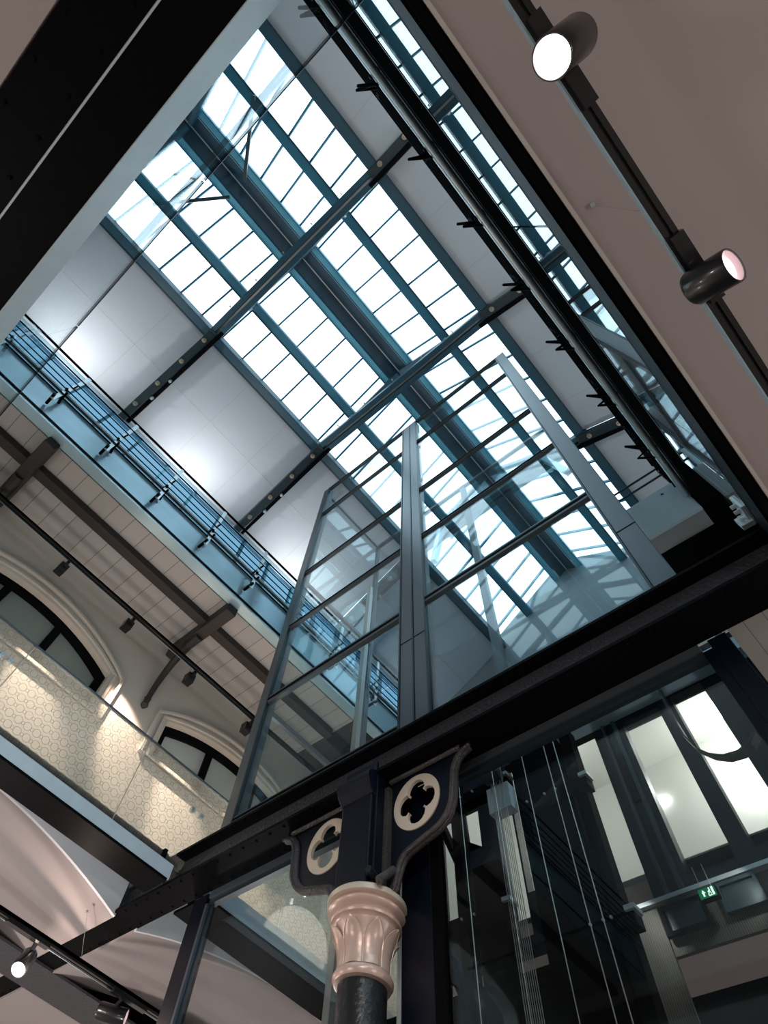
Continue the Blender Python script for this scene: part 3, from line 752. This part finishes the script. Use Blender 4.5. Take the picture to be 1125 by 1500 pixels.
# white room behind
struct('wall_back', MB().box(6.5, 6.6, -2, 3.5, 4.25, 6.9), M_['roomwhite'])
struct('wall_right', MB().box(4.5, 6.5, -2.1, -2, 4.25, 6.86), M_['roomwhite'])
struct('wall_left', MB().box(4.5, 6.5, 3.4, 3.5, 4.25, 6.86), M_['roomwhite'])
struct('ceiling', MB().box(4.45, 6.5, -2, 3.4, 6.78, 6.86), M_['roomwhite'])
struct('ceiling', MB().box(5.1, 5.35, -2, 3.4, 6.62, 6.779), M_['roomwhite'])
struct('floor', MB().box(4.3, 6.5, -2, 3.4, 4.23, 4.27), M_['floorm'])
o = MB().lathe([(.02, 6.70), (.11, 6.71), (.13, 6.74), (.13, 6.779)], 6.12, .62, 24).build('ceiling_lamp', M_['lens'], smooth=True); tag(o, 'round glowing ceiling lamp in the white room behind the lift shaft', 'lamp')
o = MB().box(6.46, 6.5, 1.53, 1.70, 6.30, 6.34).build('wall_lamp', M_['lens']); tag(o, 'small rectangular glowing wall lamp in the white room', 'lamp')
o = MB().box(6.47, 6.5, -.05, .25, 5.55, 5.75).box(6.475, 6.495, -.08, .28, 5.52, 5.78).build('wall_grille', M_['fascia']); tag(o, 'small white framed grille on the white room wall, cut by the photo edge', 'grille')

# shaft back walls (dark) and landing underside
MB_ = MB().box(4.22, 4.3, 1.92, 4.0, 0, 3.9); struct('wall_back', MB_, M_['black'])
struct('trim_11', MB().box(4.21, 4.95, -2, 1.30, 4.12, 4.2), M_['black'])
o = MB().box(XS, XS+.03, -.5, 1.75, 3.66, 3.93).build('mesh_panel', M_['mesh']); tag(o, 'dark woven metal panel below the landing sill, with bright glints', 'panel')
o = MB().box(XS-.01, XS+.01, 1.31, 1.60, 0, 3.93).build('mesh_panel', M_['mesh']); tag(o, 'tall lit woven metal panel running down below the landing sill', 'panel')
t = thing('dark_display_case', 'dark framed box under the landing sill, beside the lit woven metal panel', 'case', (XS-.04, 1.2, 3.72))
MB().plate([(1.02, 3.74), (1.30, 3.74), (1.30, 3.9), (1.02, 3.9)], [[(1.04, 3.76), (1.27, 3.76), (1.27, 3.88), (1.04, 3.88)]], 'x', XS-.05, XS-.02).build('frame', M_['black'], t)
MB().box(XS-.03, XS-.025, 1.04, 1.27, 3.76, 3.88).build('pane', M_['chord'], t)
t = thing('dark_display_case', 'dark framed box under the landing sill, behind the green exit sign', 'case', (XS-.04, .8, 3.72))
MB().plate([(.68, 3.76), (.92, 3.76), (.92, 3.92), (.68, 3.92)], [[(.70, 3.78), (.90, 3.78), (.90, 3.90), (.70, 3.90)]], 'x', XS-.05, XS-.02).build('frame', M_['chord'], t)
MB().box(XS-.03, XS-.025, .70, .90, 3.78, 3.90).build('pane', M_['chord'], t)
# EXIT pictogram sign
t = thing('exit_sign', 'green exit sign with a white arrow and running figure, hanging below the landing sill', 'sign', (3.95, .95, 3.86))
X_ = 3.95
MB().box(X_, X_+.04, .895, 1.005, 3.80, 3.86).build('housing', M_['black'], t)
MB().box(X_-.004, X_, .900, 1.000, 3.804, 3.856).build('face', M_['green'], t)
ar = MB().plate([(.985-.004, 3.830), (.972, 3.848), (.959, 3.830), (.967, 3.830), (.967, 3.812), (.977, 3.812), (.977, 3.830)], [], 'x', X_-.007, X_-.004)
ar.build('arrow', M_['signwhite'], t)
fg = MB().box(X_-.007, X_-.004, .910, .922, 3.808, 3.852).box(X_-.007, X_-.004, .926, .946, 3.808, 3.812)
fg.bar((X_-.006, .944, 3.828), (X_-.006, .930, 3.840), .003, .007).bar((X_-.006, .936, 3.832), (X_-.006, .946, 3.814), .003, .005).bar((X_-.006, .934, 3.834), (X_-.006, .928, 3.816), .003, .005)
fg.box(X_-.007, X_-.004, .930, .937, 3.844, 3.851)
fg.build('running_figure', M_['signwhite'], t)
for y in (.92, .98): MB().tube([(X_+.02, y, 3.86), (X_+.02, y, 4.0)], .002, 5).build('wire', M_['steelrope'], t)

# counterweight frames, brackets and ropes
def shaft_post(y0, y1, x, z0, z1, label, m='black'):
    o = MB().box(x, x+.10, y0, y1, z0, z1).build('shaft_post', M_[m]); tag(o, label, 'post', 'dark upright posts inside the lift shaft')
shaft_post(1.36, 1.72, 3.40, 0, 4.75, 'broad black upright panel inside the shaft, behind the long pale cables')
shaft_post(1.26, 1.34, 3.40, 0, 4.8, 'slim black upright inside the shaft beside the tall pale opening')
shaft_post(1.995, 2.20, 3.40, 0, 4.1, 'broad dark upright inside the shaft, between the striped ropes and bracket arm')
shaft_post(2.27, 2.34, 3.40, 0, 4.9, 'slim dark upright inside the shaft near the middle screen post')
shaft_post(1.745, 1.79, 3.45, 0, 4.9, 'narrow dark upright between the two pale openings in the shaft')
for (x, y0, y1, z, lab) in ((3.36, 1.93, 2.50, 3.77, 'black bracket arm with steel bolts, low in the shaft'),
                            (3.36, 1.80, 2.46, 4.60, 'black bracket arm high in the shaft behind the boxed pulley'),
                            (3.36, 1.22, 1.72, 4.33, 'black bracket arm high in the shaft with a pale tip, beside the pale opening'),
                            (3.36, 1.20, 1.48, 3.50, 'short black bracket arm near the woven metal panel')):
    t = thing('bracket_arm', lab, 'bracket', (x, (y0+y1)/2, z), 'bracket arms in the lift shaft')
    MB().box(x, x+.09, y0, y1, z-.04, z+.04).build('arm', M_['black'], t)
    MB().box(x-.02, x+.07, y0-.02, y0+.04, z+.02, z+.045).build('end_plate', M_['zinc'], t)
    for f in (.45, .62, .9): MB().tube([(x-.012, y0+(y1-y0)*f, z+.02), (x, y0+(y1-y0)*f, z+.02)], .008, 8).build('bolt', M_['zinc'], t)
    MB().bar((x+.05, y1, z-.02), (x+.55, y1+.1, z-.25), .04, .08).build('stay', M_['black'], t)
for k in range(9):
    y = 1.80+.0125*k
    o = MB().tube([(3.30, y, 0), (3.30, y, 4.75)], .0028, 5).build('lift_rope', M_['steelrope']); tag(o, 'thin pale steel lift rope, one of nine parallel ropes in the shaft', 'rope', 'parallel lift ropes')
t = thing('rope_pulley', 'pale boxed pulley at the top of the striped lift ropes', 'pulley', (3.35, 1.85, 4.45))
MB().box(3.33, 3.42, 1.78, 1.96, 4.36, 4.55).build('housing', M_['fascia'], t)
MB().tube([(3.28, 1.80, 4.60), (3.28, 1.93, 4.60)], .05, 16).build('wheel', M_['chord'], t, smooth=True)
for y, x, lab in ((1.39, 3.15, 'long pale vertical cable in front of the broad black shaft panel'), (1.93, 3.15, 'long pale vertical cable close beside the striped ropes'), (2.24, 3.0, 'long pale vertical cable near the middle screen post'), (1.47, 3.15, 'thin vertical cable at the edge of the broad black shaft panel'), (1.66, 3.2, 'thin vertical cable between the pale openings')):
    o = MB().tube([(x, y*x/3.4, 0), (x, y*x/3.4, 4.9)], .003, 6).build('lift_cable', M_['steelrope']); tag(o, lab, 'cable', 'vertical lift cables')
pts = [(3.0, .48, 4.43), (3.0, .484, 4.25), (3.0, .487, 4.12), (3.0, .482, 4.0), (3.0, .455, 3.90), (3.0, .41, 3.84), (3.0, .35, 3.80), (3.0, .28, 3.79), (3.0, .22, 3.81), (3.0, .17, 3.85)]
mb = MB()
for a, b in zip(pts, pts[1:]): mb.bar(a, b, .05, .012, (1, 0, 0)) if False else mb.hexa([(a[0]-.03,a[1]-.006,a[2]-.006),(a[0]+.03,a[1]-.006,a[2]-.006),(b[0]+.03,b[1]-.006,b[2]-.006),(b[0]-.03,b[1]-.006,b[2]-.006),(a[0]-.03,a[1]+.006,a[2]+.008),(a[0]+.03,a[1]+.006,a[2]+.008),(b[0]+.03,b[1]+.006,b[2]+.008),(b[0]-.03,b[1]+.006,b[2]+.008)])
tag(mb.build('reflected_loop', M_['track']), 'black curved loop inside the screen, modelled from a reflection', 'cable')  # solid loop stands in for a ring reflected in the glass
o = MB().lathe([(.30, 2.75), (.32, 2.78), (.30, 2.82), (.33, 2.86), (.29, 2.9), (.31, 2.94), (.26, 2.98)], 3.3, 2.2, 40).build('duct_hose', M_['iron'], smooth=True); tag(o, 'round ribbed black ring low in the lift shaft at the bottom edge', 'duct')

# ------------------------------------------------------------------ track lights
def spot(A, B, r, label, lens, group, name='track_spotlight', stem=None):
    A, B = Vector(A), Vector(B); d = (A-B).normalized(); L = (A-B).length
    t = thing(name, label, 'spotlight', B, group)
    n = 36
    ref = Vector((0,0,1)); sd = d.cross(ref).normalized(); u = sd.cross(d)
    mb = MB()
    prof = [(r*.90, 0), (r, .012), (r, L-.004), (r*.97, L), (r*.90, L), (r*.86, L-.03)]
    rings = [[mb.bm.verts.new(B + d*z + sd*q*math.cos(2*PI*k/n) + u*q*math.sin(2*PI*k/n)) for k in range(n)] for q, z in prof]
    for P, Q in zip(rings, rings[1:]):
        for k in range(n): mb.bm.faces.new((P[k], P[(k+1)%n], Q[(k+1)%n], Q[k]))
    mb.bm.faces.new(rings[0][::-1])
    mb.build('housing', M_['track'], t, smooth=True)
    MB().tube([B + d*(L-.028), B + d*(L-.024)], r*.80, 30).build('lens', M_[lens], t, label='bright glowing lens')
    mb = MB(); rg = [[mb.bm.verts.new(B + d*z + sd*q*math.cos(2*PI*k/n) + u*q*math.sin(2*PI*k/n)) for k in range(n)] for q, z in ((r*.80, L-.024), (r*.885, L-.004))]
    for k in range(n): mb.bm.faces.new((rg[0][k], rg[0][(k+1)%n], rg[1][(k+1)%n], rg[1][k]))
    mb.build('reflector_ring', M_['reflector'], t, smooth=True)
    if stem: MB().bar(B + d*L*.4, stem, .03, .03).build('stem', M_['track'], t)
    return t
def light(kind, loc, e, col=(1, .9, .78), aim=None, size=.05, cone=60, blend=.6, name='lamp_or_fill'):
    ld = bpy.data.lights.new(name, kind); ld.energy = e; ld.color = col
    if kind == 'SPOT': ld.spot_size = math.radians(cone); ld.spot_blend = blend; ld.shadow_soft_size = size
    elif kind == 'POINT': ld.shadow_soft_size = size
    elif kind == 'AREA': ld.shape = 'RECTANGLE'; ld.size, ld.size_y = size
    o = bpy.data.objects.new(name, ld); COL.objects.link(o); o.location = loc
    if aim is not None: o.rotation_euler = (Vector(aim)-Vector(loc)).to_track_quat('-Z', 'Y').to_euler()
    return o

def track(x0, x1, y, z, w, h, label, adapters=()):
    t = thing('lighting_track', label, 'track', ((x0+x1)/2, y, z))
    MB().box(x0, x1, y-w/2, y-w*.12, z, z+h).box(x0, x1, y+w*.12, y+w/2, z, z+h).box(x0, x1, y-w/2, y+w/2, z+h*.4, z+h).build('rail', M_['track'], t)
    MB().box(x0, x1, y+w/2, y+w/2+.006, z, z+h).build('side_strip', M_['girder'], t, label='blue strip painted as skylight on the track side')  # skylight reflected on the track edge, put in as a pale blue strip
    for a, b in adapters: MB().box(a, b, y-w/2-.008, y+w*.3, z-.02, z+.005).build('adapter', M_['track'], t)
    return t
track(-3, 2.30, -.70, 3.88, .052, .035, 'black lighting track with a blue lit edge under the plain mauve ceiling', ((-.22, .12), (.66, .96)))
spot((-.076, -.648, 3.74), (-.072, -.785, 3.885), .068, 'black cylinder spotlight with glaring round lens facing the camera', 'lens', 'spotlights on the plain ceiling track', stem=(-.072, -.70, 3.9))
spot((.838, -.764, 3.74), (.857, -.645, 3.84), .066, 'black cylinder spotlight with pink rimmed lens turned sideways', 'lens2', 'spotlights on the right track', stem=(.86, -.70, 3.9))
def wire(p0, p1, label):
    t = thing('suspension_wire', label, 'wire', p1, 'thin wires holding the lighting tracks')
    MB().tube([p0, p1], .0018, 5).build('wire', M_['steelrope'], t)
    MB().tube([p1, (p1[0], p1[1], p1[2]-.012)], .010, 10).build('ceiling_fixing', M_['zinc'], t)
wire((.56, -.70, 3.915), (.421, -.596, 4.099), 'thin wire from the plain ceiling to the blue edged lighting track')
wire((2.40, 5.25, 3.90), (2.168, 5.015, 4.08), 'thin wire from the vaulted ceiling crossing in front of the riveted beam')
# bottom left track
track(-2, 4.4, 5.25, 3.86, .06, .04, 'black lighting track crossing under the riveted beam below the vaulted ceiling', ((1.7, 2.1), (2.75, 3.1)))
spot((1.975, 5.27, 3.66), (2.03, 5.33, 3.80), .058, 'small glaring spotlight on the track below the vaulted ceiling', 'lens', 'spotlights on the vaulted ceiling track', stem=(2.0, 5.25, 3.88))
spot((2.97, 5.27, 3.76), (2.79, 5.42, 3.775), .06, 'dark cylinder spotlight seen side on, on the track below the vaulted ceiling', 'lens2', 'spotlights on the bottom left track', stem=(2.9, 5.25, 3.88))
# balcony track under the boarded soffit
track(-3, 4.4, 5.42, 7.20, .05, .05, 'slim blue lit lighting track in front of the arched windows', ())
for x, lab in ((.16, 'small black spot head on the balcony track, above the first arched window'), (1.23, 'small black spot head on the balcony track above the pier'), (2.31, 'small black spot head on the balcony track over the second arched window'), (3.38, 'small black spot head on the balcony track beside the lift tower')):
    t = thing('balcony_spotlight', lab, 'spotlight', (x, 5.5, 7.1), 'spot heads on the balcony track')
    MB().box(x-.055, x+.055, 5.49, 5.60, 7.06, 7.19).build('housing', M_['track'], t)
    MB().box(x-.02, x+.02, 5.44, 5.49, 7.14, 7.2).build('arm', M_['track'], t)

# ------------------------------------------------------------------ lights
for x, tz in ((.16, 5.55), (1.23, 6.0), (2.31, 5.5), (3.38, 5.4)):
    light('SPOT', (x, 5.48, 7.02), 620, (1, .76, .60), aim=(x+.85, 5.88, tz), size=.02, cone=34, blend=.8)
# soft fill lights added low on the balcony, brighten soffit, wall and printed glass
for x in (-1.6, .9, 3.0, 5.2):
    light('POINT', (x, 4.95, 4.75), 31, (1, .88, .78), size=.35)
light('POINT', (6.12, .62, 6.2), 20, (1, .98, .92), size=.1)
light('POINT', (5.4, 2.3, 6.3), 12, (1, .98, .92), size=.1)
light('SPOT', (3.78, 1.42, 3.97), 5, (1, .96, .88), (4.1, 1.47, 3.78), .02, 80)  # added light in the shaft, makes glints on the woven panel
light('SPOT', (3.80, .72, 3.92), 3, (1, .96, .88), (4.1, .86, 3.84), .02, 70)  # added likewise, for glints near the exit sign
# added spots for capital and lunette, then the track heads
light('SPOT', (-1.0, -.72, 3.78), 150, (1, .90, .82), (2.40, 2.22, 3.3), .04, 24, .7)  # added out of view, brightens the column capital
light('SPOT', (.3, 1.0, .35), 260, (.85, .92, 1), (1.4, 4.9, 4.25), .05, 50, .6)  # added floor spot, brightens the lunette face
light('SPOT', (-.078, -.58, 3.66), 60, (1, .86, .76), (-.2, 1.2, 1.2), .05, 95, .6)
light('SPOT', (.86, -.83, 3.79), 60, (1, .86, .78), (.8, -3, 2.8), .05, 110, .6)
light('SPOT', (1.96, 5.25, 3.62), 70, (1, .84, .72), (1.4, 4.2, 1.0), .05, 120, .6)
light('POINT', (2.02, 5.2, 3.60), 14, (1, .80, .70), size=.04)
# unseen uplighters (wash the white roof panels)
for x in (-2.5, .55, 3.6):
    light('SPOT', (x, 5.62, 10.35), 130, (1, .93, .90), (x-.1, 5.2, 11.6), .12, 165, .9)
for x in (-3.5, -.6, 2.6, 6.3):  # added fill, brightens the roof panels on the black girder side
    light('SPOT', (x, -1.9, 8.6), 110, (1, .93, .88), (x, -1.2, 11.5), .1, 130, .9)
# unseen fill lights added on the ground floor (behind and beside the viewer)
for x, y in ((-3.5, -3), (-3, 3), (1.5, -3.5), (5.5, -3), (1, 6.8), (5.5, 7), (-2.5, 7)):
    light('POINT', (x, y, 1.9), 98, (1, .90, .86), size=.2)

# ------------------------------------------------------------------ world
w = bpy.data.worlds.new('sky'); scn.world = w; w.use_nodes = True
bg = w.node_tree.nodes['Background']; bg.inputs[0].default_value = (.66, .88, 1.0, 1); bg.inputs[1].default_value = 3.2

# ------------------------------------------------------------------ camera
F = 841.87; PX, PY = 498.82, 705.42
Rm = [[0.6636321473224914, -0.7408707870058558, 0.1034545794127204], [0.7094356093995712, 0.5794561534922517, -0.4011629124131779], [0.23726248998945873, 0.3396189675817415, 0.9101458496871334]]
cam = bpy.data.cameras.new('camera'); co = bpy.data.objects.new('camera', cam); COL.objects.link(co)
rx_, ry_, rz_ = [Vector(r) for r in Rm]          # camera axes (right, down, forward) in world terms
m3 = Matrix((rx_, -ry_, -rz_)).transposed()
co.matrix_world = Matrix.Translation((0, 0, CH)) @ m3.to_4x4()
cam.sensor_fit = 'AUTO'; cam.sensor_width = 36; cam.lens = F/1500*36
cam.shift_x = (562.5-PX)/1500; cam.shift_y = -(750-PY)/1500
cam.clip_start = .02
scn.camera = co
scn.view_settings.view_transform = 'Standard'; scn.view_settings.look = 'None'
scn.view_settings.exposure = 0; scn.view_settings.gamma = 1; scn.view_settings.use_curve_mapping = False
scn.cycles.max_bounces = 10; scn.cycles.transparent_max_bounces = 24; scn.cycles.caustics_reflective = False; scn.cycles.caustics_refractive = False
scn.cycles.sample_clamp_indirect = 6
